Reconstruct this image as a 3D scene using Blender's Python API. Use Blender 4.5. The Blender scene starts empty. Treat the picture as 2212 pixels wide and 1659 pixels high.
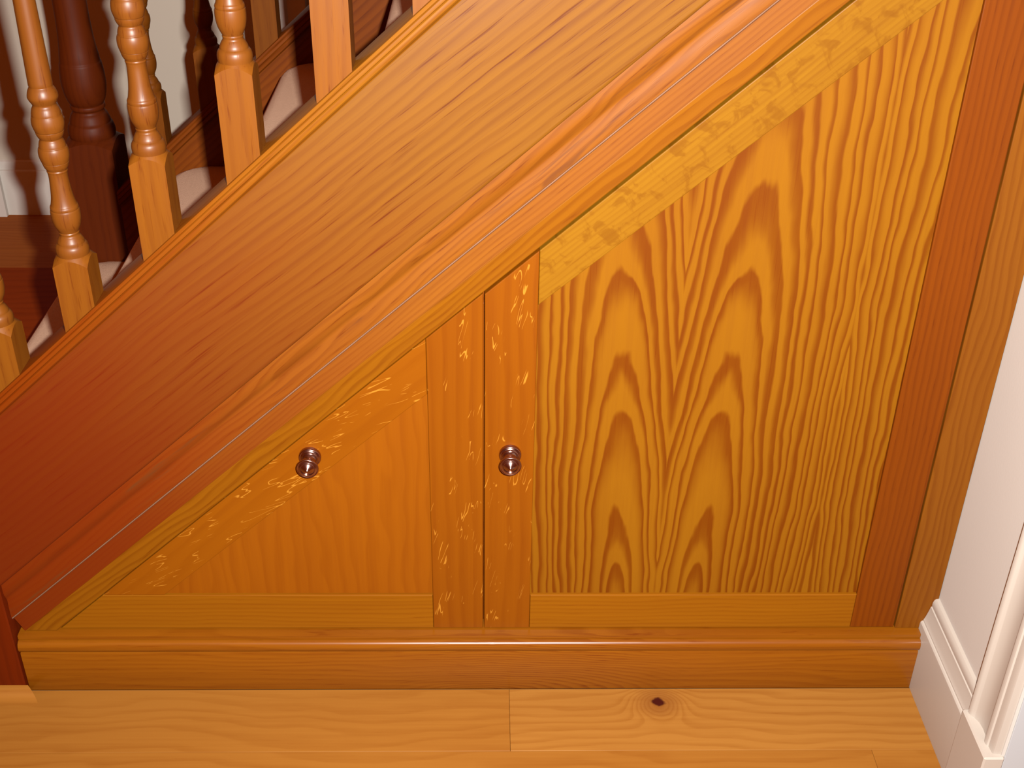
import bpy, bmesh, math, random
from mathutils import Matrix, Vector
random.seed(7)
scene = bpy.context.scene
COL = scene.collection

# ------------------------------------------------------------------ camera
PITCH, YAW, ROLL, FPX = 0.556964, -0.0251322, -0.0158664, 2630.4
CAM = Vector((0.0, -1.35, 1.378))
RM = (Matrix.Rotation(YAW, 3, 'Z') @ Matrix.Rotation(-PITCH, 3, 'X') @ Matrix.Rotation(ROLL, 3, 'Y'))
RIGHT, FWD, UP = RM.col[0].copy(), RM.col[1].copy(), RM.col[2].copy()
camd = bpy.data.cameras.new('camera')
camd.sensor_fit = 'HORIZONTAL'
camd.sensor_width = 36.0
camd.lens = FPX / 2212.0 * 36.0
camd.clip_start = 0.02
camo = bpy.data.objects.new('camera', camd)
COL.objects.link(camo)
m3 = Matrix((RIGHT, UP, -FWD)).transposed()
camo.matrix_world = Matrix.Translation(CAM) @ m3.to_4x4()
scene.camera = camo

# ------------------------------------------------------------------ light
world = bpy.data.worlds.new('world')
scene.world = world
world.use_nodes = True
bgn = world.node_tree.nodes['Background']
bgn.inputs['Color'].default_value = (1.0, 0.155, 0.008, 1)      # dim tungsten hall light
bgn.inputs['Strength'].default_value = 0.26

fl = bpy.data.lights.new('camera_flash', 'AREA')                # the flash of the camera, right of and above the lens
fl.shape = 'RECTANGLE'
fl.size, fl.size_y = 0.024, 0.014
fl.energy = 74.0
fl.spread = math.radians(150)
fl.color = (1.0, 0.98, 0.95)
flo = bpy.data.objects.new('camera_flash', fl)
COL.objects.link(flo)
flo.matrix_world = Matrix.Translation(CAM + RIGHT * 0.055 + UP * 0.038 + FWD * 0.005) @ m3.to_4x4()

vs = scene.view_settings
vs.view_transform = 'Standard'
vs.look = 'None'
vs.exposure = 0.0
vs.gamma = 1.0
vs.use_curve_mapping = False

# ------------------------------------------------------------------ constants (metres)
TH = math.radians(41.7)
CT, ST = math.cos(TH), math.sin(TH)
XW = 0.6714          # face of the right wall
XN = -0.691          # right side of the near newel
def z_at(n, x):
    return (n + x * ST) / CT
def x_at(n, z):
    return (z * CT - n) / ST

# ------------------------------------------------------------------ node helpers
class NT:
    def __init__(s, name):
        s.mat = bpy.data.materials.new(name)
        s.mat.use_nodes = True
        s.t = s.mat.node_tree
        s.b = s.t.nodes['Principled BSDF']
    def n(s, typ, **kw):
        nd = s.t.nodes.new(typ)
        for k, v in kw.items():
            setattr(nd, k, v)
        return nd
    def put(s, sock, v):
        if hasattr(v, 'links'):
            s.t.links.new(v, sock)
        else:
            sock.default_value = v
    def math(s, op, a, b=0.0, c=0.0, clamp=False):
        nd = s.n('ShaderNodeMath', operation=op, use_clamp=clamp)
        s.put(nd.inputs[0], a); s.put(nd.inputs[1], b); s.put(nd.inputs[2], c)
        return nd.outputs[0]
    def comb(s, x, y, z):
        nd = s.n('ShaderNodeCombineXYZ')
        s.put(nd.inputs[0], x); s.put(nd.inputs[1], y); s.put(nd.inputs[2], z)
        return nd.outputs[0]
    def noise(s, vec, scale=1.0, detail=2.0, rough=0.5, dist=0.0):
        nd = s.n('ShaderNodeTexNoise')
        s.t.links.new(vec, nd.inputs['Vector'])
        nd.inputs['Scale'].default_value = scale
        nd.inputs['Detail'].default_value = detail
        nd.inputs['Roughness'].default_value = rough
        nd.inputs['Distortion'].default_value = dist
        return nd.outputs[0]
    def smooth(s, v, lo, hi):
        nd = s.n('ShaderNodeMapRange', interpolation_type='SMOOTHSTEP')
        s.put(nd.inputs[0], v)
        nd.inputs[1].default_value = lo; nd.inputs[2].default_value = hi
        return nd.outputs[0]
    def mix(s, f, a, b):
        nd = s.n('ShaderNodeMix', data_type='RGBA')
        s.put(nd.inputs[0], f)
        for i, c in ((6, a), (7, b)):
            if hasattr(c, 'links'):
                s.t.links.new(c, nd.inputs[i])
            else:
                nd.inputs[i].default_value = (c[0], c[1], c[2], 1)
        return nd.outputs[2]
    def coords(s):
        tc = s.n('ShaderNodeTexCoord')
        sp = s.n('ShaderNodeSeparateXYZ')
        s.t.links.new(tc.outputs['Object'], sp.inputs[0])
        return sp.outputs[0], sp.outputs[1], sp.outputs[2]
    def rand(s):
        return s.n('ShaderNodeObjectInfo').outputs['Random']
    def finish(s, col, rough, bump=None, bstr=0.1, bdist=0.001, spec=0.4):
        s.put(s.b.inputs['Base Color'], col)
        s.put(s.b.inputs['Roughness'], rough)
        s.b.inputs['Specular IOR Level'].default_value = spec
        if bump is not None:
            bn = s.n('ShaderNodeBump')
            bn.inputs['Strength'].default_value = bstr
            bn.inputs['Distance'].default_value = bdist
            s.t.links.new(bump, bn.inputs['Height'])
            s.t.links.new(bn.outputs[0], s.b.inputs['Normal'])
        return s.mat

KW = (0.630, 0.555, 0.28)      # stain strength
def wood(name, light, dark, ring=0.014, wob=0.35, rcon=0.55, streak=0.35, pore=0.35,
         fleck=None, cathedral=None, knot=None, blotch=None, rough=0.33, spec=0.11, seed=0.0,
         porefreq=(22, 420), book=None, tint=None, use_rand=True, shear=0.0):
    """Oak with its grain along the object's local X axis; local Z runs across it."""
    light = tuple(a * b for a, b in zip(light, KW)); dark = tuple(a * b for a, b in zip(dark, KW))
    t = NT(name)
    X, Y, Z = t.coords()
    if shear:
        Z = t.math('ADD', Z, t.math('MULTIPLY', X, shear))
    if use_rand:
        r = t.rand()
        Xr = t.math('ADD', X, t.math('MULTIPLY', r, 7.3))
        Zr = t.math('ADD', Z, t.math('MULTIPLY', r, 3.1))
    else:
        Xr, Zr = X, Z
    Xr = t.math('ADD', Xr, seed)
    Yd = t.math('ADD', Y, seed * 1.7)
    # ring coordinate
    if book:                                    # book-matched veneer leaves: seam, width, centre, drift
        seam, wid, cen, drift, zb, bslope = book
        Zr = t.math('PINGPONG', t.math('SUBTRACT', t.math('MULTIPLY', Z, -1.0), seam), wid)
        wv = t.noise(t.comb(t.math('MULTIPLY', X, 4.0), 0.3, t.math('MULTIPLY', Zr, 11.0)), 1.0, 3.0, 0.55)
        wv2 = t.noise(t.comb(t.math('MULTIPLY', X, 13.0), 1.7, t.math('MULTIPLY', Zr, 45.0)), 1.0, 2.0, 0.5)
        mc = t.math('ADD', cen, t.math('MULTIPLY', X, drift))
        dx = t.math('ADD', t.math('SUBTRACT', Zr, mc), t.math('MULTIPLY', t.math('SUBTRACT', wv, 0.5), 0.028))
        u = t.math('MULTIPLY', t.math('SUBTRACT', X, zb), bslope)
        rr = t.math('SQRT', t.math('ADD', t.math('MULTIPLY', dx, dx), t.math('MULTIPLY', u, u)))
        rr = t.math('ADD', rr, t.math('MULTIPLY', t.math('SUBTRACT', wv2, 0.5), 0.006))
        w = t.math('DIVIDE', rr, ring)
        w = t.math('ADD', w, t.math('MULTIPLY', t.noise(t.comb(w, 0.0, 0.0), 0.55, 1.0), 1.6))
    elif cathedral:
        cx, cz, bs, amp, reach = cathedral
        wv = t.noise(t.comb(t.math('MULTIPLY', X, 5.0), 0.3, t.math('MULTIPLY', Z, 18.0)), 1.0, 3.0, 0.55)
        dz = t.math('ADD', t.math('SUBTRACT', Z, cz), t.math('MULTIPLY', t.math('SUBTRACT', wv, 0.5), amp))
        u = t.math('MULTIPLY', t.math('SUBTRACT', X, cx), bs)
        rr = t.math('SQRT', t.math('ADD', t.math('MULTIPLY', dz, dz), t.math('MULTIPLY', u, u)))
        w = t.math('DIVIDE', rr, ring)
    else:
        wv = t.noise(t.comb(t.math('MULTIPLY', Xr, 2.2), t.math('MULTIPLY', Yd, 6.0), t.math('MULTIPLY', Zr, 9.0)), 1.0, 3.0, 0.55)
        w = t.math('ADD', t.math('DIVIDE', t.math('ADD', Zr, t.math('MULTIPLY', Yd, 0.6)), ring), t.math('MULTIPLY', wv, wob * 12.0))
    if knot:                                    # grain flows round a knot
        kx, kz, ka, kb = knot
        ex = t.math('DIVIDE', t.math('SUBTRACT', X, kx), ka)
        ez = t.math('DIVIDE', t.math('SUBTRACT', Z, kz), kb)
        d2 = t.math('ADD', t.math('MULTIPLY', ex, ex), t.math('MULTIPLY', ez, ez))
        kd = t.math('SQRT', d2)
        fall = t.math('EXPONENT', t.math('MULTIPLY', d2, -0.09))
        w = t.math('ADD', w, t.math('MULTIPLY', fall, 7.0))
    fr = t.math('FRACT', w)
    late = t.math('MULTIPLY', t.smooth(fr, 0.30, 0.80), t.math('SUBTRACT', 1.0, t.smooth(fr, 0.86, 1.0)))
    if cathedral:                               # the figure fades into straight grain away from its heart
        win = t.math('SUBTRACT', 1.0, t.smooth(t.math('ABSOLUTE', t.math('SUBTRACT', X, cx + 0.10)), reach * 0.4, reach))
        wp = t.noise(t.comb(t.math('MULTIPLY', X, 1.4), t.math('MULTIPLY', Yd, 4.0), t.math('MULTIPLY', Z, 10.0)), 1.0, 3.0, 0.55)
        fp = t.math('FRACT', t.math('ADD', t.math('DIVIDE', Z, 0.011), t.math('MULTIPLY', wp, 9.0)))
        straight = t.math('MULTIPLY', t.smooth(fp, 0.20, 0.80), t.math('SUBTRACT', 1.0, t.smooth(fp, 0.84, 1.0)))
        late = t.math('ADD', t.math('MULTIPLY', late, win), t.math('MULTIPLY', t.math('MULTIPLY', straight, 0.55), t.math('SUBTRACT', 1.0, win)))
    # streaks and pores
    st = t.noise(t.comb(t.math('MULTIPLY', Xr, 3.0), t.math('MULTIPLY', Yd, 60.0), t.math('MULTIPLY', Zr, 130.0)), 1.0, 5.0, 0.65)
    stv = t.math('MULTIPLY', t.math('SUBTRACT', st, 0.5), 2.0 * streak)
    po = t.noise(t.comb(t.math('MULTIPLY', Xr, porefreq[0]), t.math('MULTIPLY', Yd, 150.0), t.math('MULTIPLY', Zr, porefreq[1])), 1.0, 2.0, 0.6)
    pov = t.math('MULTIPLY', t.smooth(po, 0.56, 0.72), pore)
    big = t.noise(t.comb(t.math('MULTIPLY', Xr, 1.6), Yd, t.math('MULTIPLY', Zr, 7.0)), 1.0, 2.0)
    f = t.math('ADD', t.math('MULTIPLY', late, rcon), stv)
    f = t.math('ADD', f, t.math('MULTIPLY', pov, t.math('ADD', 0.35, late)))
    f = t.math('ADD', f, t.math('MULTIPLY', t.math('SUBTRACT', big, 0.5), 0.7))
    f = t.math('ADD', f, 0.12, clamp=True)
    col = t.mix(f, light, dark)
    if tint:                                    # slow change of stain along the board
        tc0, tx0, tx1 = tint
        tc0 = tuple(a * b for a, b in zip(tc0, KW))
        col = t.mix(t.math('MULTIPLY', t.smooth(t.math('ADD', X, t.math('MULTIPLY', t.math('SUBTRACT', big, 0.5), 0.5)), tx1, tx0), 0.88), col, tc0)
    if blotch:
        bcol, bs, lo, hi, amt = blotch
        bcol = tuple(a * b for a, b in zip(bcol, KW))
        bl = t.noise(t.comb(t.math('MULTIPLY', Xr, bs[0]), Yd, t.math('MULTIPLY', Zr, bs[1])), 1.0, 3.0, 0.6, 0.6)
        col = t.mix(t.math('MULTIPLY', t.smooth(bl, lo, hi), amt), col, bcol)
    if fleck:
        fcol, fs, dens, amt = fleck
        fcol = tuple(a * b for a, b in zip(fcol, KW))
        sh = t.math('ADD', t.math('MULTIPLY', Zr, fs[1]), t.math('MULTIPLY', Xr, fs[2]))
        nz = t.noise(t.comb(t.math('MULTIPLY', Xr, fs[0]), t.math('MULTIPLY', Yd, 8.0), sh), 1.0, 1.0, 0.5, 0.4)
        nz2 = t.noise(t.comb(t.math('MULTIPLY', Xr, 20.0), Yd, t.math('MULTIPLY', Zr, 34.0)), 1.0, 1.0)
        nz3 = t.noise(t.comb(t.math('MULTIPLY', Xr, 45.0), Yd, t.math('MULTIPLY', Zr, 60.0)), 1.0, 1.0)
        line = t.math('SUBTRACT', 1.0, t.smooth(t.math('ABSOLUTE', t.math('SUBTRACT', nz, 0.5)), 0.006, 0.017))
        msk = t.math('MULTIPLY', t.smooth(nz2, dens, dens + 0.05), t.smooth(nz3, 0.43, 0.47))
        col = t.mix(t.math('MULTIPLY', t.math('MULTIPLY', line, msk), amt), col, fcol)
    if knot:
        kn = t.noise(t.comb(t.math('MULTIPLY', X, 60.0), 0.0, t.math('MULTIPLY', Z, 90.0)), 1.0, 3.0)
        kk = t.math('ADD', kd, t.math('MULTIPLY', t.math('SUBTRACT', kn, 0.5), 1.4))
        col = t.mix(t.math('MULTIPLY', t.math('SUBTRACT', 1.0, t.smooth(kk, 1.2, 4.2)), 0.45), col, (0.13, 0.035, 0.006))
        col = t.mix(t.math('SUBTRACT', 1.0, t.smooth(kk, 0.55, 1.15)), col, (0.035, 0.004, 0.002))
    rg = t.math('ADD', rough, t.math('MULTIPLY', st, 0.10))
    return t.finish(col, rg, t.math('SUBTRACT', t.math('MULTIPLY', st, 0.5), pov), 0.12, 0.0006, spec)

def plain(name, col, rough=0.5, var=0.06, scale=30.0, spec=0.35, metal=0.0, bump=0.0, bscale=400.0, bdist=0.001):
    t = NT(name)
    X, Y, Z = t.coords()
    v = t.comb(X, Y, Z)
    nz = t.noise(v, scale, 3.0, 0.6)
    c = t.mix(nz, tuple(k * (1 - var) for k in col), tuple(min(1, k * (1 + var)) for k in col))
    b = t.noise(v, bscale, 3.0, 0.6) if bump else None
    m = t.finish(c, rough, b, bump, bdist, spec)
    t.b.inputs['Metallic'].default_value = metal
    return m

# ------------------------------------------------------------------ materials
FLK = (0.56, 0.270, 0.055)
M = {}
M['string'] = wood('stained_oak_string', (0.235, 0.099, 0.0150), (0.118, 0.030, 0.0030), ring=0.012, rcon=0.26, streak=0.42,
                   pore=0.55, wob=0.30, porefreq=(11, 330), rough=0.38, spec=0.28, use_rand=False, shear=0.05, tint=((0.165, 0.0135, 0.0003), -0.22, 0.64))
M['cap'] = wood('stained_oak_capping', (0.290, 0.115, 0.012), (0.165, 0.046, 0.003), ring=0.010, rcon=0.35, streak=0.5, pore=0.25,
                rough=0.30, spec=0.28, tint=((0.20, 0.026, 0.0006), -0.20, 0.62))
M['mould'] = wood('stained_oak_moulding', (0.275, 0.095, 0.013), (0.150, 0.038, 0.004), ring=0.009, wob=0.8, rcon=0.38, streak=0.35,
                  pore=0.4, rough=0.36, spec=0.26, blotch=((0.14, 0.045, 0.018), (6, 60), 0.58, 0.70, 0.75), use_rand=False, seed=2.3, tint=((0.190, 0.021, 0.0006), -0.25, 0.42))
M['soffit'] = wood('stained_oak_soffit_strip', (0.275, 0.096, 0.013), (0.165, 0.042, 0.003), ring=0.006, rcon=0.3, streak=0.55, pore=0.3,
                   rough=0.38, spec=0.26, use_rand=False, seed=5.1, tint=((0.175, 0.019, 0.0005), -0.25, 0.42))
M['honey'] = wood('honey_oak_frame', (0.262, 0.096, 0.0050), (0.160, 0.043, 0.0012), ring=0.011, wob=0.7, rcon=0.42, streak=0.4, pore=0.25, rough=0.38)
M['baluster'] = wood('stained_oak_baluster', (0.235, 0.081, 0.0100), (0.145, 0.037, 0.003), ring=0.016, wob=0.3, rcon=0.22, streak=0.35, pore=0.5, rough=0.34, spec=0.28)
M['turned'] = wood('turned_oak_baluster', (0.200, 0.066, 0.0110), (0.125, 0.032, 0.004), ring=0.016, wob=0.3, rcon=0.22, streak=0.45, pore=0.5, rough=0.36, spec=0.28)
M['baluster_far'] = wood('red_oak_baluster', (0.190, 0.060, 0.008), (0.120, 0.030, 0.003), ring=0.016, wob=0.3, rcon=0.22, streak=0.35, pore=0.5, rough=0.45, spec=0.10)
M['dark'] = wood('dark_stained_oak', (0.112, 0.019, 0.003), (0.070, 0.010, 0.0015), ring=0.014, rcon=0.25, streak=0.2, pore=0.3, rough=0.45)
M['darkred'] = wood('red_brown_oak', (0.215, 0.055, 0.008), (0.125, 0.026, 0.004), ring=0.012, rcon=0.4, streak=0.35, pore=0.3, rough=0.40)
M['step'] = wood('red_brown_oak_step', (0.300, 0.045, 0.006), (0.210, 0.028, 0.003), ring=0.016, rcon=0.3, streak=0.3, pore=0.3, rough=0.55, spec=0.05)
M['newel'] = wood('red_stained_oak_newel', (0.150, 0.017, 0.0008), (0.095, 0.010, 0.0005), ring=0.014, rcon=0.3, streak=0.25, pore=0.2, rough=0.45)
M['veneer'] = wood('cathedral_oak_veneer', (0.272, 0.112, 0.0065), (0.162, 0.040, 0.0006), ring=0.0104, rcon=0.82, streak=0.20, pore=0.16,
                   rough=0.44, porefreq=(8, 600), book=(0.248, 0.222, 0.046, 0.050, -0.02, 0.088), use_rand=False)
M['panel'] = wood('plain_oak_veneer', (0.290, 0.088, 0.0034), (0.215, 0.054, 0.0012), ring=0.022, wob=0.5, rcon=0.25, streak=0.35, pore=0.1,
                  rough=0.44, porefreq=(8, 500))
M['fleck_rail'] = wood('quartered_oak_rail', (0.275, 0.085, 0.0034), (0.205, 0.052, 0.0014), ring=0.03, wob=0.3, rcon=0.2, streak=0.25,
                       pore=0.1, fleck=(FLK, (15, 105, 30), 0.50, 0.75), rough=0.38)
M['fleck_stile'] = wood('quartered_oak_stile', (0.255, 0.076, 0.0034), (0.180, 0.042, 0.0014), ring=0.02, wob=0.2, rcon=0.25, streak=0.4,
                        pore=0.1, fleck=(FLK, (15, 120, 26), 0.55, 0.75), rough=0.38)
M['rail'] = wood('honey_oak_rail', (0.290, 0.108, 0.0054), (0.200, 0.058, 0.0016), ring=0.008, rcon=0.25, streak=0.45, pore=0.25, rough=0.40)
M['rail_fig'] = wood('ray_figured_oak_rail', (0.278, 0.132, 0.0120), (0.188, 0.068, 0.0036), ring=0.007, rcon=0.22, streak=0.6, pore=0.2, rough=0.40,
                     blotch=((0.175, 0.062, 0.004), (46, 40), 0.50, 0.64, 0.55), seed=1.2)
M['stile_red'] = wood('red_oak_stile', (0.200, 0.048, 0.0018), (0.125, 0.025, 0.0008), ring=0.009, rcon=0.35, streak=0.4, pore=0.35, rough=0.44)
M['jamb'] = wood('oak_jamb', (0.225, 0.078, 0.0090), (0.150, 0.040, 0.0030), ring=0.012, wob=0.5, rcon=0.4, streak=0.35, pore=0.2, rough=0.44)
M['skirt'] = wood('oak_skirting', (0.275, 0.092, 0.0068), (0.170, 0.040, 0.0018), ring=0.0042, rcon=0.45, streak=0.55, pore=0.45,
                  rough=0.19, spec=0.42, cathedral=(-0.02, -0.004, 0.16, 0.020, 0.25), use_rand=False)
FLL, FLD = (0.390, 0.172, 0.050), (0.285, 0.100, 0.020)
M['floor'] = wood('oak_floor_plank', FLL, FLD, ring=0.024, wob=0.5, rcon=0.25, streak=0.45, pore=0.15, rough=0.42)
M['floor_knot'] = wood('oak_floor_plank_knotty', (0.420, 0.196, 0.066), FLD, ring=0.017, wob=0.45, rcon=0.30, streak=0.4, pore=0.15, rough=0.42,
                       knot=(0.2615, 0.0278, 0.0105, 0.0095), use_rand=False, seed=0.4)
M['floor_dark'] = wood('dark_floor_plank', (0.480, 0.155, 0.050), (0.350, 0.095, 0.026), ring=0.020, wob=0.5, rcon=0.3, streak=0.3, pore=0.15, rough=0.55, spec=0.06)
M['wall'] = plain('cream_painted_plaster', (0.46, 0.42, 0.375), 0.75, 0.02, 4.0, 0.2, bump=0.08, bscale=250)
M['backwall'] = plain('grey_painted_plaster', (0.50, 0.445, 0.360), 0.85, 0.02, 4.0, 0.2)
M['jamb_paint'] = plain('cool_white_gloss_paint', (0.35, 0.355, 0.36), 0.45, 0.01, 12.0, 0.3)
M['gloss'] = plain('cream_gloss_paint', (0.375, 0.325, 0.275), 0.42, 0.015, 12.0, 0.45)
M['whitegloss'] = plain('white_gloss_paint', (0.56, 0.52, 0.46), 0.5, 0.015, 12.0, 0.4)
M['carpet'] = plain('beige_carpet', (0.52, 0.335, 0.225), 0.95, 0.10, 160.0, 0.1, bump=0.6, bscale=900, bdist=0.002)
M['caulk'] = plain('pale_sealant', (0.155, 0.075, 0.042), 0.75, 0.25, 45.0, 0.08)
M['brass'] = plain('antique_brass', (0.36, 0.21, 0.17), 0.20, 0.12, 120.0, 0.5, metal=1.0)
M['sub'] = plain('subfloor_board', (0.10, 0.05, 0.02), 0.9)

# ------------------------------------------------------------------ mesh helpers
def link(name, verts, faces, mat, parent=None, ang=0.0, smooth=None):
    """verts in world space; ang = grain direction in the x-z plane (local X)."""
    R = Matrix.Rotation(-ang, 4, 'Y')
    Ri = R.inverted()
    me = bpy.data.meshes.new(name)
    me.from_pydata([tuple(Ri @ Vector(v)) for v in verts], [], faces)
    bm = bmesh.new(); bm.from_mesh(me)
    bmesh.ops.recalc_face_normals(bm, faces=bm.faces)
    bm.to_mesh(me); bm.free()
    if smooth:
        me.shade_smooth()
        me.set_sharp_from_angle(angle=math.radians(smooth))
    me.materials.append(mat)
    o = bpy.data.objects.new(name, me)
    COL.objects.link(o)
    o.matrix_world = R
    if parent is not None:
        o.parent = parent
        base = Vector((0, 0, 0)); p = parent
        pw = Matrix.Identity(4)
        chain = []
        while p is not None:
            chain.append(p); p = p.parent
        for q in reversed(chain):
            pw = pw @ q.matrix_basis
        o.matrix_basis = pw.inverted() @ R
    return o

def empty(name, loc, parent=None):
    o = bpy.data.objects.new(name, None)
    o.empty_display_size = 0.05
    COL.objects.link(o)
    if parent is not None:
        o.parent = parent
        pw = Vector((0, 0, 0)); q = parent
        while q is not None:
            pw += q.location; q = q.parent
        o.location = Vector(loc) - pw
    else:
        o.location = loc
    return o

def tag(o, label=None, cat=None, group=None, kind=None):
    if label: o['label'] = label
    if cat: o['category'] = cat
    if group: o['group'] = group
    if kind: o['kind'] = kind
    return o

def inset(poly, b):
    n = len(poly)
    area = sum(poly[i][0] * poly[(i + 1) % n][1] - poly[(i + 1) % n][0] * poly[i][1] for i in range(n))
    sgn = 1 if area > 0 else -1
    L = []
    for i in range(n):
        x0, z0 = poly[i]; x1, z1 = poly[(i + 1) % n]
        dx, dz = x1 - x0, z1 - z0
        l = math.hypot(dx, dz)
        nx, nz = -dz / l * sgn, dx / l * sgn
        L.append((x0 + nx * b, z0 + nz * b, dx / l, dz / l))
    out = []
    for i in range(n):
        ax, az, adx, adz = L[i - 1]; bx, bz, bdx, bdz = L[i]
        det = adx * -bdz + bdx * adz
        if abs(det) < 1e-9:
            out.append((bx, bz)); continue
        t = ((bx - ax) * -bdz + bdx * (bz - az)) / det
        out.append((ax + adx * t, az + adz * t))
    return out

def panel(name, poly, y0, y1, mat, parent=None, ang=0.0, bev=0.0012):
    """prism of a convex x-z outline, front y0 (towards the camera), back y1, front arris eased."""
    n = len(poly)
    pin = inset(poly, bev)
    mid = inset(poly, bev * 0.3)
    V = [(x, y0, z) for x, z in pin] + [(x, y0 + bev * 0.35, z) for x, z in mid] + [(x, y0 + bev * 1.2, z) for x, z in poly] + [(x, y1, z) for x, z in poly]
    F = [tuple(range(n)), tuple(range(3 * n, 4 * n))]
    for k in range(3):
        for i in range(n):
            j = (i + 1) % n
            F.append((k * n + i, k * n + j, (k + 1) * n + j, (k + 1) * n + i))
    return link(name, V, F, mat, parent, ang)

def box(name, lo, hi, mat, parent=None, ang=0.0, bev=0.001):
    """box with eased edges"""
    bm = bmesh.new()
    bmesh.ops.create_cube(bm, size=1.0)
    c = [(lo[i] + hi[i]) / 2 for i in range(3)]; s = [hi[i] - lo[i] for i in range(3)]
    for v in bm.verts:
        v.co = Vector((c[0] + v.co.x * s[0], c[1] + v.co.y * s[1], c[2] + v.co.z * s[2]))
    if bev:
        bmesh.ops.bevel(bm, geom=bm.edges[:], offset=bev, segments=1, affect='EDGES')
    bm.verts.index_update()
    V = [tuple(v.co) for v in bm.verts]; F = [tuple(v.index for v in f.verts) for f in bm.faces]
    bm.free()
    return link(name, V, F, mat, parent, ang)

def sweep(name, prof, f0, f1, mat, parent=None, ang=0.0, smooth=35):
    """closed profile swept between f0(p) and f1(p), both giving 3-D points"""
    n = len(prof)
    V = [f0(*p) for p in prof] + [f1(*p) for p in prof]
    F = [tuple(range(n)), tuple(range(n, 2 * n))]
    for i in range(n):
        j = (i + 1) % n
        F.append((i, j, n + j, n + i))
    return link(name, V, F, mat, parent, ang, smooth)

def slope_ends(x0, x1, zmin=None):
    """cuts a raking moulding plumb at x0 / x1 and level at zmin"""
    def pt(u, y, n):
        return (u * CT - n * ST, y, u * ST + n * CT)
    def f0(y, n):
        u = (x0 + n * ST) / CT
        if zmin is not None:
            u = max(u, (zmin - n * CT) / ST)
        return pt(u, y, n)
    def f1(y, n):
        return pt((x1 + n * ST) / CT, y, n)
    return f0, f1

def lathe_geo(prof, origin, axis='Z', segs=36, cap=True):
    V, F = [], []
    n = len(prof)
    for i in range(segs):
        a = 2 * math.pi * i / segs
        for r, h in prof:
            if axis == 'Z':
                V.append((origin[0] + r * math.cos(a), origin[1] + r * math.sin(a), origin[2] + h))
            else:   # towards the camera side, -Y
                V.append((origin[0] + r * math.cos(a), origin[1] - h, origin[2] + r * math.sin(a)))
    for i in range(segs):
        j = (i + 1) % segs
        for k in range(n - 1):
            F.append((i * n + k, j * n + k, j * n + k + 1, i * n + k + 1))
    if cap:
        F.append(tuple(i * n for i in range(segs)))
        F.append(tuple(i * n + n - 1 for i in range(segs)))
    return V, F

def smooth_prof(pts, sub=3):
    """Catmull-Rom through (r, h) points; a repeated point keeps a crease"""
    out = []
    n = len(pts)
    for i in range(n - 1):
        p0 = pts[max(i - 1, 0)]; p1 = pts[i]; p2 = pts[i + 1]; p3 = pts[min(i + 2, n - 1)]
        if p1 == p2:
            continue
        for s in range(sub):
            t = s / sub
            q = []
            for c in range(2):
                a, b, d, e = p0[c], p1[c], p2[c], p3[c]
                q.append(0.5 * (2 * b + (d - a) * t + (2 * a - 5 * b + 4 * d - e) * t * t + (3 * b - a - 3 * d + e) * t ** 3))
            out.append((max(q[0], 0.0005), q[1]))
    out.append(pts[-1])
    return out

# ------------------------------------------------------------------ floor
floor = tag(box('floor', (-2.0, -0.70, -0.045), (0.95, 1.742, -0.0152), M['sub'], bev=0), kind='structure')
floor['label'] = 'oak plank floor running along the cupboard'
W = 0.1205
yb = -0.0190 + 0.0004
rows = [[(-2.0, 0.0365), (0.0365, 0.95)], [(-2.0, -0.87), (-0.87, 0.561), (0.561, 0.95)], [(-2.0, -0.25), (-0.25, 0.95)],
        [(-2.0, 0.30), (0.30, 0.95)], [(-2.0, -0.60), (-0.60, 0.95)]]
g = 0.00018
for k, row in enumerate(rows):
    y1 = yb - k * W; y0 = y1 - W
    for (a, b) in row:
        # across-the-grain axis of the material is local Z, so the plank is built standing and laid down
        m = M['floor_knot'] if (k == 0 and a > 0) else M['floor']
        lo = (a + g, y0 + g, -0.015); hi = (b - g, y1 - g, 0.0)
        # local frame: X = world x, Z = world y, Y = -world z
        Rl = Matrix.Rotation(-math.pi / 2, 4, 'X')
        bm = bmesh.new(); bmesh.ops.create_cube(bm, size=1.0)
        for v in bm.verts:
            v.co = Vector(((lo[0] + hi[0]) / 2 + v.co.x * (hi[0] - lo[0]), (lo[1] + hi[1]) / 2 + v.co.y * (hi[1] - lo[1]), -0.0075 + v.co.z * 0.015))
        bmesh.ops.bevel(bm, geom=bm.edges[:], offset=0.00035, segments=1, affect='EDGES')
        oy = y1 if m is M['floor_knot'] else 0.0
        Lm = Matrix.Translation((0, oy, 0)) @ Matrix.Rotation(math.pi / 2, 4, 'X')
        bm.transform(Lm.inverted())
        me = bpy.data.meshes.new('plank'); bm.to_mesh(me); bm.free()
        me.materials.append(m)
        o = bpy.data.objects.new('plank', me); COL.objects.link(o)
        o.parent = floor
        o.matrix_basis = floor.matrix_basis.inverted() @ Lm
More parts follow.
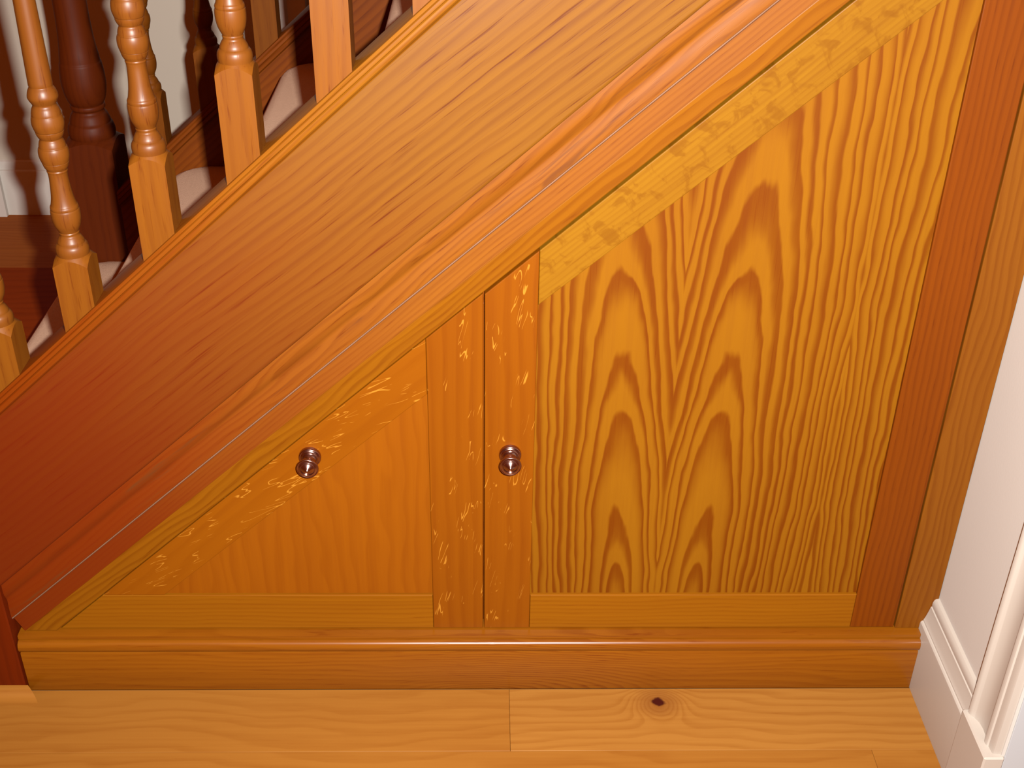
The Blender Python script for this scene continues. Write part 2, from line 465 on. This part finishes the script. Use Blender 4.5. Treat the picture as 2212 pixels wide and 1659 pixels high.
# boards of the hall floor beyond the stairs
yb2 = 1.742
nrow = 0
while yb2 > 0.55:
    y1 = yb2; y0 = y1 - W
    for (a, b) in ([(-2.0, -0.62)] if nrow % 2 else [(-2.0, -1.02), (-1.02, -0.62)]):
        bm = bmesh.new(); bmesh.ops.create_cube(bm, size=1.0)
        for v in bm.verts:
            v.co = Vector(((a + b) / 2 + v.co.x * (b - a - 2 * g), (y0 + y1) / 2 + v.co.y * (W - 2 * g), -0.0075 + v.co.z * 0.015))
        bmesh.ops.bevel(bm, geom=bm.edges[:], offset=0.00035, segments=1, affect='EDGES')
        Lm = Matrix.Rotation(math.pi / 2, 4, 'X')
        bm.transform(Lm.inverted())
        me = bpy.data.meshes.new('plank'); bm.to_mesh(me); bm.free()
        me.materials.append(M['floor_dark'])
        o = bpy.data.objects.new('plank', me); COL.objects.link(o)
        o.parent = floor
        o.matrix_basis = floor.matrix_basis.inverted() @ Lm
    yb2 -= W; nrow += 1

# ------------------------------------------------------------------ walls
def struct(o, label):
    o['kind'] = 'structure'; o['label'] = label
    return o
struct(box('wall_right', (XW, -0.272, 0.0), (XW + 0.11, 1.742, 2.3), M['wall'], bev=0), 'cream painted wall to the right of the cupboard')
struct(box('wall_back', (-2.0, 1.742, 0.0), (XW + 0.11, 1.86, 2.3), M['backwall'], bev=0), 'pale grey wall behind the stairs')

# right skirting: moulded profile (distance from wall, z)
bp = [(0.0, 0.0), (0.0195, 0.0), (0.0200, 0.004), (0.0200, 0.1160), (0.0196, 0.1195), (0.0180, 0.1215), (0.0160, 0.1222), (0.0160, 0.1245),
      (0.0150, 0.1262), (0.0136, 0.1310), (0.0118, 0.1385), (0.0104, 0.1450), (0.0098, 0.1490), (0.0082, 0.1500), (0.0086, 0.1530), (0.0084, 0.1575),
      (0.0070, 0.1620), (0.0048, 0.1645), (0.0, 0.1650)]
bb = sweep('baseboard_right', bp, lambda d, z: (XW - d, 0.0, z), lambda d, z: (XW - d, -0.190, z), M['gloss'], smooth=28)
struct(bb, 'cream moulded skirting board along the right wall')

# back skirting
bq = [(0.0, 0.0), (0.016, 0.0), (0.016, 0.122), (0.014, 0.126), (0.009, 0.128), (0.008, 0.140), (0.006, 0.149), (0.0, 0.152)]
b2 = sweep('baseboard_back', bq, lambda d, z: (-1.298, 1.742 - d, z), lambda d, z: (-0.45, 1.742 - d, z), M['whitegloss'], smooth=28)
struct(b2, 'white skirting board on the wall behind the stairs')
t2 = sweep('trim_2', bq, lambda d, z: (-2.0, 1.742 - d - 0.014, z), lambda d, z: (-1.298, 1.742 - (d + 0.014 if d > 0 else 0), z), M['whitegloss'], smooth=28)
struct(t2, 'thicker white skirting block at the far left')
t3 = empty('trim_3', (-0.49, 1.742, 0.0)); struct(t3, 'white door casing on the wall behind the stairs')
cp = [(-0.528, 0.0), (-0.528, 0.016), (-0.520, 0.018), (-0.505, 0.018), (-0.498, 0.012), (-0.470, 0.012), (-0.462, 0.015), (-0.452, 0.015), (-0.450, 0.0)]
sweep('casing', cp, lambda x, d: (x, 1.742 - d, 0.0), lambda x, d: (x, 1.742 - d, 2.05), M['whitegloss'], t3, smooth=28)

# door casing with plinth block on the right wall
t1 = empty('trim_1', (XW, -0.23, 0.0)); struct(t1, 'cream moulded door casing standing on a plinth block at the right wall')
box('plinth_block', (XW - 0.0235, -0.2765, 0.0), (XW + 0.004, -0.190, 0.1385), M['gloss'], t1, bev=0.0022)
dp = [(-0.1925, 0.0), (-0.1925, 0.0125), (-0.1935, 0.0160), (-0.1965, 0.0180), (-0.2000, 0.0178), (-0.2035, 0.0160), (-0.2060, 0.0132), (-0.2075, 0.0125),
      (-0.2150, 0.0092), (-0.2260, 0.0080), (-0.2380, 0.0086), (-0.2440, 0.0100), (-0.2450, 0.0125), (-0.2475, 0.0140), (-0.2515, 0.0142), (-0.2545, 0.0130),
      (-0.2560, 0.0112), (-0.2660, 0.0108), (-0.2690, 0.0095), (-0.2700, 0.0)]
sweep('casing', dp, lambda y, d: (XW - d, y, 0.1385), lambda y, d: (XW - d, y, 2.1), M['gloss'], t1, smooth=28)
box('jamb_lining', (XW + 0.004, -0.2745, 0.0), (XW + 0.13, -0.2722, 2.1), M['jamb_paint'], t1, bev=0.0006)

# ------------------------------------------------------------------ oak skirting below the doors
sk = [(0.021, 0.0), (-0.0180, 0.0), (-0.0184, 0.0010), (-0.0184, 0.0740), (-0.0176, 0.0762), (-0.0158, 0.0770), (-0.0160, 0.0778), (-0.0182, 0.0790),
      (-0.0205, 0.0815), (-0.0218, 0.0850), (-0.0220, 0.0880), (-0.0214, 0.0920), (-0.0196, 0.0955), (-0.0168, 0.0976), (-0.0135, 0.0983),
      (-0.0112, 0.0984), (-0.0112, 0.0992), (-0.0134, 0.0994), (-0.0134, 0.1056), (-0.0090, 0.1066), (0.021, 0.1066)]
s1 = sweep('baseboard_front', sk, lambda y, z: (-0.6885, y, z), lambda y, z: (XW - 0.0202, y, z), M['skirt'], smooth=30)
struct(s1, 'oak skirting board with rounded bead below the cupboard doors')

# ------------------------------------------------------------------ staircase
stairs = empty('staircase', (XN, 0.4, 0.0))
tag(stairs, 'stained oak staircase with turned balusters and carpeted treads', 'staircase')
f0, f1 = slope_ends(XN, XW - 0.001)
strp = [(0.010, 0.614), (-0.0175, 0.614), (-0.0200, 0.6148), (-0.0215, 0.6165), (-0.0220, 0.6190), (-0.0220, 0.7925), (0.010, 0.7925)]
so = sweep('string_board', strp, f0, f1, M['string'], stairs, TH)
so['label'] = 'wide sloping stained oak string board'
capp = [(0.026, 0.815), (-0.0305, 0.815), (-0.0325, 0.8143), (-0.0332, 0.8128), (-0.0330, 0.8106), (-0.0318, 0.8098), (-0.0330, 0.8088), (-0.0334, 0.8062),
        (-0.0332, 0.8048), (-0.0312, 0.8038), (-0.0328, 0.8026), (-0.0336, 0.8000), (-0.0330, 0.7972), (-0.0310, 0.7950), (-0.0280, 0.7938), (-0.0270, 0.7925),
        (-0.0232, 0.7920), (0.026, 0.7920)]
co = sweep('string_capping', capp, f0, f1, M['cap'], stairs, TH, smooth=30)
mdp = [(0.010, 0.6138), (-0.0150, 0.6138), (-0.0155, 0.6050), (-0.0148, 0.5990), (-0.0120, 0.5935), (-0.0098, 0.5900), (-0.0096, 0.5875), (-0.0108, 0.5790),
       (-0.0112, 0.5700), (-0.0108, 0.5640), (-0.0092, 0.5632), (0.010, 0.5632)]
sweep('string_moulding', mdp, f0, f1, M['mould'], stairs, TH, smooth=40)
ckp = [(0.000, 0.5632), (-0.0096, 0.5632), (-0.0100, 0.5620), (-0.0086, 0.5606), (-0.0050, 0.5598), (0.000, 0.5598)]
ck = sweep('sealant_bead', ckp, f0, f1, M['caulk'], stairs, TH, smooth=60)
ck['label'] = 'thin pale sealant line along the string'
g0, g1 = slope_ends(XN, XW - 0.001, 0.1075)
sfp = [(0.010, 0.5597), (-0.0030, 0.5597), (-0.0038, 0.5588), (-0.0038, 0.5325), (0.010, 0.5325)]
sweep('soffit_strip', sfp, g0, g1, M['soffit'], stairs, TH)

# balusters: square block and turned shaft, identical turning
BW = 0.0415
TURN = [(0.0190, -0.004), (0.0195, 0.000), (0.0195, 0.000), (0.0196, 0.0035), (0.0188, 0.0075), (0.0172, 0.0100), (0.0172, 0.0100), (0.0160, 0.0112), (0.0160, 0.0112), (0.0155, 0.0140),
        (0.0132, 0.0185), (0.0118, 0.0205), (0.0118, 0.0205), (0.0113, 0.0222), (0.0118, 0.0245), (0.0118, 0.0245), (0.0112, 0.0258), (0.0112, 0.0258), (0.0128, 0.0290), (0.0152, 0.0345), (0.0166, 0.0410),
        (0.0171, 0.0470), (0.0169, 0.0525), (0.0166, 0.0540), (0.0166, 0.0540), (0.0160, 0.0548), (0.0163, 0.0556), (0.0163, 0.0576), (0.0157, 0.0594), (0.0157, 0.0594), (0.0148, 0.0610), (0.0132, 0.0680),
        (0.0120, 0.0770), (0.0111, 0.0890), (0.0109, 0.0960), (0.0114, 0.1010), (0.0114, 0.1010), (0.0119, 0.1024), (0.0114, 0.1038), (0.0114, 0.1038), (0.0124, 0.1056), (0.0124, 0.1056), (0.0137, 0.1080), (0.0150, 0.1125),
        (0.0150, 0.1125), (0.0146, 0.1130), (0.0152, 0.1136), (0.0152, 0.1136), (0.0167, 0.1190), (0.0172, 0.1240), (0.0168, 0.1285), (0.0160, 0.1312), (0.0160, 0.1312), (0.0152, 0.1318), (0.0150, 0.1340), (0.0140, 0.1380), (0.0128, 0.1405),
        (0.0128, 0.1405), (0.0126, 0.1420), (0.0134, 0.1432), (0.0134, 0.1432), (0.0152, 0.1470), (0.0158, 0.1500), (0.0158, 0.1500), (0.0154, 0.1505), (0.0160, 0.1512), (0.0160, 0.1512), (0.0174, 0.1560), (0.0180, 0.1600), (0.0177, 0.1650), (0.0169, 0.1690),
        (0.0169, 0.1690), (0.0164, 0.1695), (0.0163, 0.1720), (0.0150, 0.1770), (0.0134, 0.1800), (0.0134, 0.1800), (0.0130, 0.1820), (0.0138, 0.1838), (0.0138, 0.1838), (0.0158, 0.1875), (0.0169, 0.1905), (0.0166, 0.1940), (0.0152, 0.1985),
        (0.0136, 0.2015), (0.0136, 0.2015), (0.0130, 0.2028), (0.0133, 0.2045), (0.0133, 0.2045), (0.0131, 0.2200), (0.0125, 0.2510), (0.0116, 0.3010), (0.0106, 0.3600), (0.0098, 0.4300), (0.0098, 0.5200)]
TURN = smooth_prof(TURN, 3)

def block_geo(cx, cy, h, zb_fun, ztop, drop=0.50, nper=14):
    """square block, foot cut to the rake, head rounded off to the turning"""
    V, F = [], []
    ring = []
    for side in range(4):
        for k in range(nper):
            t = -1 + 2 * k / nper
            p = [(t, -1), (1, t), (-t, 1), (-1, -t)][side]
            ring.append((p[0] * h, p[1] * h))
    n = len(ring)
    for (px, py) in ring:
        V.append((cx + px, cy + py, zb_fun(cx + px)))
    for (px, py) in ring:
        V.append((cx + px, cy + py, ztop - (math.hypot(px, py) - h) * drop * 1.9))
    for (px, py) in ring:
        r = math.hypot(px, py)
        V.append((cx + px / r * h * 0.90, cy + py / r * h * 0.90, ztop + 0.0030))
    for lev in range(2):
        for i in range(n):
            j = (i + 1) % n
            F.append((lev * n + i, lev * n + j, (lev + 1) * n + j, (lev + 1) * n + i))
    F.append(tuple(range(n))); F.append(tuple(range(2 * n, 3 * n)))
    return V, F

def baluster(xl, yf, ztop, ncap, label, mat, mat2):
    cx, cy = xl + BW / 2, yf + BW / 2
    zb = z_at(ncap, cx)
    e = empty('baluster', (cx, cy, zb), stairs)
    e['label'] = label
    V, F = block_geo(cx, cy, BW / 2, lambda x: z_at(ncap, x) + 0.0002, ztop)
    link('square_block', V, F, mat, e, math.pi / 2, smooth=14)
    V, F = lathe_geo(TURN, (cx, cy, ztop + 0.006), 'Z', 32)
    link('turned_shaft', V, F, mat2, e, math.pi / 2, smooth=32)
    return e

NEAR = [(-0.6295, 0.630, 'turned oak baluster at the left edge of the picture'), (-0.5195, 0.7255, 'turned oak baluster nearest the bottom of the stairs, whole turning in view'),
        (-0.4095, 0.8555, 'turned oak baluster in front of the dark newel'), (-0.2995, 0.9620, 'turned oak baluster third from the left edge with its urn at the top edge'),
        (-0.1895, 1.0780, 'square foot of the baluster right of the urn at the top edge'), (-0.0795, 1.1750, 'foot of the rightmost baluster at the top edge')]
for xl, zt, lb in NEAR:
    baluster(xl, -0.0300, zt, 0.815, lb, M['baluster'], M['turned'])
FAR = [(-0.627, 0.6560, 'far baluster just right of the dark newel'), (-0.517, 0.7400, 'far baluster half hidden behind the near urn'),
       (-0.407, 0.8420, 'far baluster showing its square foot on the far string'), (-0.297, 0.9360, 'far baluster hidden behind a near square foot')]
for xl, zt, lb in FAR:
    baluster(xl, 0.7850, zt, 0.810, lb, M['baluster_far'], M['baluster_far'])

# far string with its capping
h0, h1 = slope_ends(-0.69, XW - 0.001)
hs = [(0.790, 0.560), (0.790, 0.7880), (0.822, 0.7880), (0.822, 0.560)]
fs = sweep('far_string_board', hs, slope_ends(-0.69, XW - 0.001, 0.10)[0], h1, M['darkred'], stairs, TH)
hc = [(0.838, 0.810), (0.7815, 0.810), (0.7795, 0.8090), (0.7790, 0.8060), (0.7800, 0.8045), (0.7788, 0.8030), (0.7786, 0.7990), (0.7805, 0.7975), (0.7790, 0.7960), (0.7800, 0.7910), (0.7850, 0.7880), (0.838, 0.7880)]
sweep('far_string_capping', hc, h0, h1, M['darkred'], stairs, TH, smooth=30)

# newel at the far side of the bottom step
nx, ny, nh = -0.735, 0.838, 0.045
ne = empty('newel_post', (nx, ny, 0.0), stairs)
ne['label'] = 'dark stained turned newel post at the far side'
V, F = block_geo(nx, ny, nh, lambda x: 0.0, 0.558, 0.35)
link('square_block', V, F, M['dark'], ne, math.pi / 2, smooth=14)
NT_ = smooth_prof([(0.041, -0.002), (0.0425, 0.004), (0.0425, 0.012), (0.040, 0.022), (0.037, 0.026), (0.037, 0.026), (0.0365, 0.030), (0.033, 0.040), (0.0295, 0.045), (0.0295, 0.045), (0.0285, 0.049), (0.031, 0.053), (0.031, 0.058),
                   (0.029, 0.060), (0.029, 0.060), (0.0335, 0.068), (0.0375, 0.082), (0.0395, 0.100), (0.0388, 0.120), (0.0370, 0.136), (0.0370, 0.136), (0.0355, 0.139), (0.0355, 0.139), (0.0345, 0.150), (0.0318, 0.170),
                   (0.0298, 0.200), (0.0290, 0.250), (0.0290, 0.420)], 4)
V, F = lathe_geo(NT_, (nx, ny, 0.562), 'Z', 40)
link('turned_shaft', V, F, M['dark'], ne, math.pi / 2, smooth=32)

# newel at the near side, its right arris just in view
box('newel_post', (XN - 0.092, -0.0245, 0.0), (XN, 0.0675, 1.25), M['newel'], stairs, math.pi / 2, 0.002)['label'] = 'dark red newel foot at the left edge'
qp = [(-0.0245, 0.0)] + [(-0.0245 - 0.019 * math.cos(a), 0.017 * math.sin(a)) for a in [i * math.pi / 12 for i in range(7)]]
qb = sweep('shoe_bead', qp, lambda y, z: (XN - 0.12, y, z), lambda y, z: (XN + 0.004 + (-0.0245 - y) * 0.9, y, z), M['floor'], stairs, smooth=40)
qb['label'] = 'pale quarter-round bead round the newel foot'

# carpeted steps
GO, RI = 0.218, 0.197
for k in range(0, 6):
    xn = -0.797 + GO * k; zn = 0.322 + RI * k
    xe = min(xn + GO + 0.03, XW - 0.004)
    prof = [(xn + 0.030, zn - RI), (xn + 0.026, zn - 0.050), (xn + 0.016, zn - 0.042), (xn + 0.004, zn - 0.032), (xn + 0.0, zn - 0.020), (xn + 0.003, zn - 0.009), (xn + 0.010, zn - 0.002), (xn + 0.020, zn),
            (xe, zn), (xe, zn - 0.02)]
    # the carpet rounds off where the nosing meets the far string
    stn = [(0.0105, 0.0), (0.730, 0.0), (0.752, 0.003), (0.768, 0.010), (0.779, 0.020), (0.786, 0.032), (0.7895, 0.046)]
    V, F = [], []
    n = len(prof)
    for (yy, back) in stn:
        V += [(min(x + back, xe) if i < 8 else x, yy, z) for i, (x, z) in enumerate(prof)]
    for j in range(len(stn) - 1):
        for i in range(n):
            i2 = (i + 1) % n
            F.append((j * n + i, j * n + i2, (j + 1) * n + i2, (j + 1) * n + i))
    F.append(tuple(range(n))); F.append(tuple(range((len(stn) - 1) * n, len(stn) * n)))
    st = link('carpeted_step', V, F, M['carpet'], stairs, 0.0, smooth=50)
    if k == 0:
        st['label'] = 'beige carpeted step'
# bare wooden bottom step with a rounded end
V, F = [], []
pl = [(-0.76, 0.072), (-1.30, 0.072)]
for i in range(9):
    a = i * math.pi / 16
    pl.append((-1.30 - 0.10 * math.sin(a), 1.06 + 0.10 * (1 - math.cos(a)) - 0.10 + 0.0) if False else (-1.40 + 0.10 * (1 - math.cos(a)), 1.06 + 0.10 * math.sin(a)))
pl += [(-0.76, 1.16)]
pl = [(-0.76, 0.072), (-1.40, 0.072)] + pl[2:]
n = len(pl)
V = [(x, y, 0.0003) for x, y in pl] + [(x, y, 0.121) for x, y in pl]
cxm = sum(p[0] for p in pl) / n; cym = sum(p[1] for p in pl) / n
V += [(x + (0.004 if x < cxm else -0.004), y + (0.004 if y < cym else -0.004), 0.125) for x, y in pl]
F = [tuple(range(n)), tuple(range(2 * n, 3 * n))]
for lev in range(2):
    for i in range(n):
        j = (i + 1) % n
        F.append((lev * n + i, lev * n + j, (lev + 1) * n + j, (lev + 1) * n + i))
bs = link('bottom_step', V, F, M['step'], stairs, 0.0)
bs['label'] = 'bare red-brown wooden bottom step'

# ------------------------------------------------------------------ cupboard frame
XG = -0.0029            # gap between the two doors
XJ = 0.6140             # gap between the right door and the jamb
ZB = 0.1085             # lower edge of the doors
cup = empty('understair_cupboard', (0.10, 0.01, 0.1066))
tag(cup, 'built-in oak cupboard with two sloping doors under the stairs', 'cupboard')
def part_empty(name, loc, label):
    o = empty(name, loc, cup); o['label'] = label
    return o
frame = part_empty('frame', (XJ + 0.03, 0.01, 0.1066), 'honey oak sloping head and upright jamb')
def n_head(x):              # lower edge of the sloping head, a touch steeper than the string
    return 0.5052 + 0.0065 * x
def z_head(x, d=0.0):
    return (n_head(x) - d + x * ST) / CT
def x_head(z, d=0.0):
    return (z * CT - 0.5052 + d) / (ST + 0.0065)
xr = XJ + 0.0565
panel('sloping_head', [(x_head(0.1072), 0.1072), (xr, z_head(xr)), (xr, z_at(0.5323, xr)), (x_at(0.5323, 0.1072), 0.1072)], -0.0034, 0.022, M['honey'], frame, TH, 0.0014)
zt = z_head(XJ + 0.0012, 0.0006)
panel('jamb', [(XJ + 0.0012, 0.1072), (XW - 0.0006, 0.1072), (XW - 0.0006, z_head(XW, 0.0006)), (XJ + 0.0012, zt)], -0.0004, 0.022, M['jamb'], frame, math.pi / 2)
# door stops behind the gaps
sp = [(0.0240, 0.52), (0.0240, 0.47), (0.040, 0.47), (0.040, 0.52)]
sweep('stop', sp, *slope_ends(-0.60, XJ + 0.02, 0.13), M['stile_red'], frame, TH)
box('stop', (XG - 0.025, 0.0225, 0.1066), (XG + 0.025, 0.040, z_at(0.500, XG - 0.025)), M['stile_red'], frame, math.pi / 2)
box('stop', (XJ - 0.02, 0.0229, 0.1066), (XJ + 0.03, 0.040, z_at(0.500, XJ - 0.02)), M['stile_red'], frame, math.pi / 2)
box('stop', (-0.45, 0.0234, 0.0), (XJ, 0.040, 0.135), M['stile_red'], frame, 0.0)

# ------------------------------------------------------------------ knobs
KP = [(0.0003, 0.0372), (0.0012, 0.0371), (0.0024, 0.0362), (0.0050, 0.0338), (0.0078, 0.0318), (0.0090, 0.0312), (0.0090, 0.0312), (0.0094, 0.0318), (0.0100, 0.0318), (0.0104, 0.0311), (0.0104, 0.0311),
      (0.0118, 0.0305), (0.0128, 0.0304), (0.0128, 0.0304), (0.0138, 0.0308), (0.0146, 0.0301), (0.0149, 0.0288), (0.0146, 0.0272), (0.0138, 0.0262), (0.0138, 0.0262), (0.0126, 0.0254), (0.0104, 0.0240), (0.0088, 0.0222),
      (0.0076, 0.0195), (0.0068, 0.0165), (0.0068, 0.0140), (0.0076, 0.0112), (0.0092, 0.0090), (0.0092, 0.0090), (0.0098, 0.0094), (0.0104, 0.0090), (0.0106, 0.0082), (0.0106, 0.0082), (0.0114, 0.0070), (0.0126, 0.0062),
      (0.0126, 0.0062), (0.0136, 0.0064), (0.0146, 0.0056), (0.0151, 0.0042), (0.0152, 0.0020), (0.0150, 0.0001)]
def knob(x, z, door):
    V, F = lathe_geo(smooth_prof(KP, 4), (x, 0.0, z), 'Y', 48)
    k = link('knob', V, F, M['brass'], door, 0.0, smooth=30)
    k['label'] = 'small turned antique brass knob'
    return k

# ------------------------------------------------------------------ left door
RT = 0.1730             # top of the bottom rails
GL, NLR = 0.0022, 0.4400
xs0, xs1 = -0.0772, XG - 0.0010
ld = part_empty('door', (-0.25, 0.01, ZB), 'small triangular oak door with flecked rails')
panel('stile', [(xs0 + 0.0002, ZB), (xs1, ZB), (xs1, z_head(xs1, GL)), (xs0 + 0.0002, z_head(xs0, GL))], 0.0, 0.020, M['fleck_stile'], ld, math.pi / 2)
panel('bottom_rail', [(x_head(ZB, GL), ZB), (xs0, ZB), (xs0, RT), (x_head(RT, GL), RT)], 0.0, 0.020, M['rail'], ld, 0.0)
panel('sloping_rail', [(x_head(RT + 0.0002, GL), RT + 0.0002), (x_at(NLR, RT), RT + 0.0002), (xs0, z_at(NLR, xs0)), (xs0, z_head(xs0, GL))], 0.0, 0.020, M['fleck_rail'], ld, TH)
panel('centre_panel', [(x_at(NLR + 0.012, RT - 0.008), RT - 0.008), (xs0 + 0.008, RT - 0.008), (xs0 + 0.008, z_at(NLR + 0.010, xs0 + 0.008))], 0.0050, 0.0115, M['panel'], ld, math.pi / 2, 0.0004)
knob(-0.2374, 0.4216, ld)

# ------------------------------------------------------------------ right door
GR, NRR = 0.0046, 0.4425
a0, a1 = XG + 0.0010, 0.0655
b0, b1 = 0.5472, XJ - 0.0012
rd = part_empty('door', (0.30, 0.01, ZB), 'tall oak door with bold cathedral-grain panel')
panel('stile', [(a0, ZB), (a1 - 0.0002, ZB), (a1 - 0.0002, z_head(a1, GR)), (a0, z_head(a0, GR))], 0.0, 0.020, M['fleck_stile'], rd, math.pi / 2)
panel('stile', [(b0 + 0.0002, ZB), (b1, ZB), (b1, z_head(b1, GR)), (b0 + 0.0002, z_head(b0, GR))], 0.0, 0.020, M['stile_red'], rd, math.pi / 2)
panel('bottom_rail', [(a1, ZB), (b0, ZB), (b0, RT), (a1, RT)], 0.0, 0.020, M['rail'], rd, 0.0)
panel('sloping_rail', [(a1, z_at(NRR + 0.002, a1)), (b0, z_at(NRR - 0.004, b0)), (b0, z_head(b0, GR)), (a1, z_head(a1, GR))], 0.0, 0.020, M['rail_fig'], rd, TH)
panel('centre_panel', [(a1 - 0.008, RT - 0.008), (b0 + 0.008, RT - 0.008), (b0 + 0.008, z_at(NRR + 0.010, b0)), (a1 - 0.008, z_at(NRR + 0.010, a1))], 0.0050, 0.0115, M['veneer'], rd, math.pi / 2, 0.0004)
knob(0.0329, 0.4258, rd)
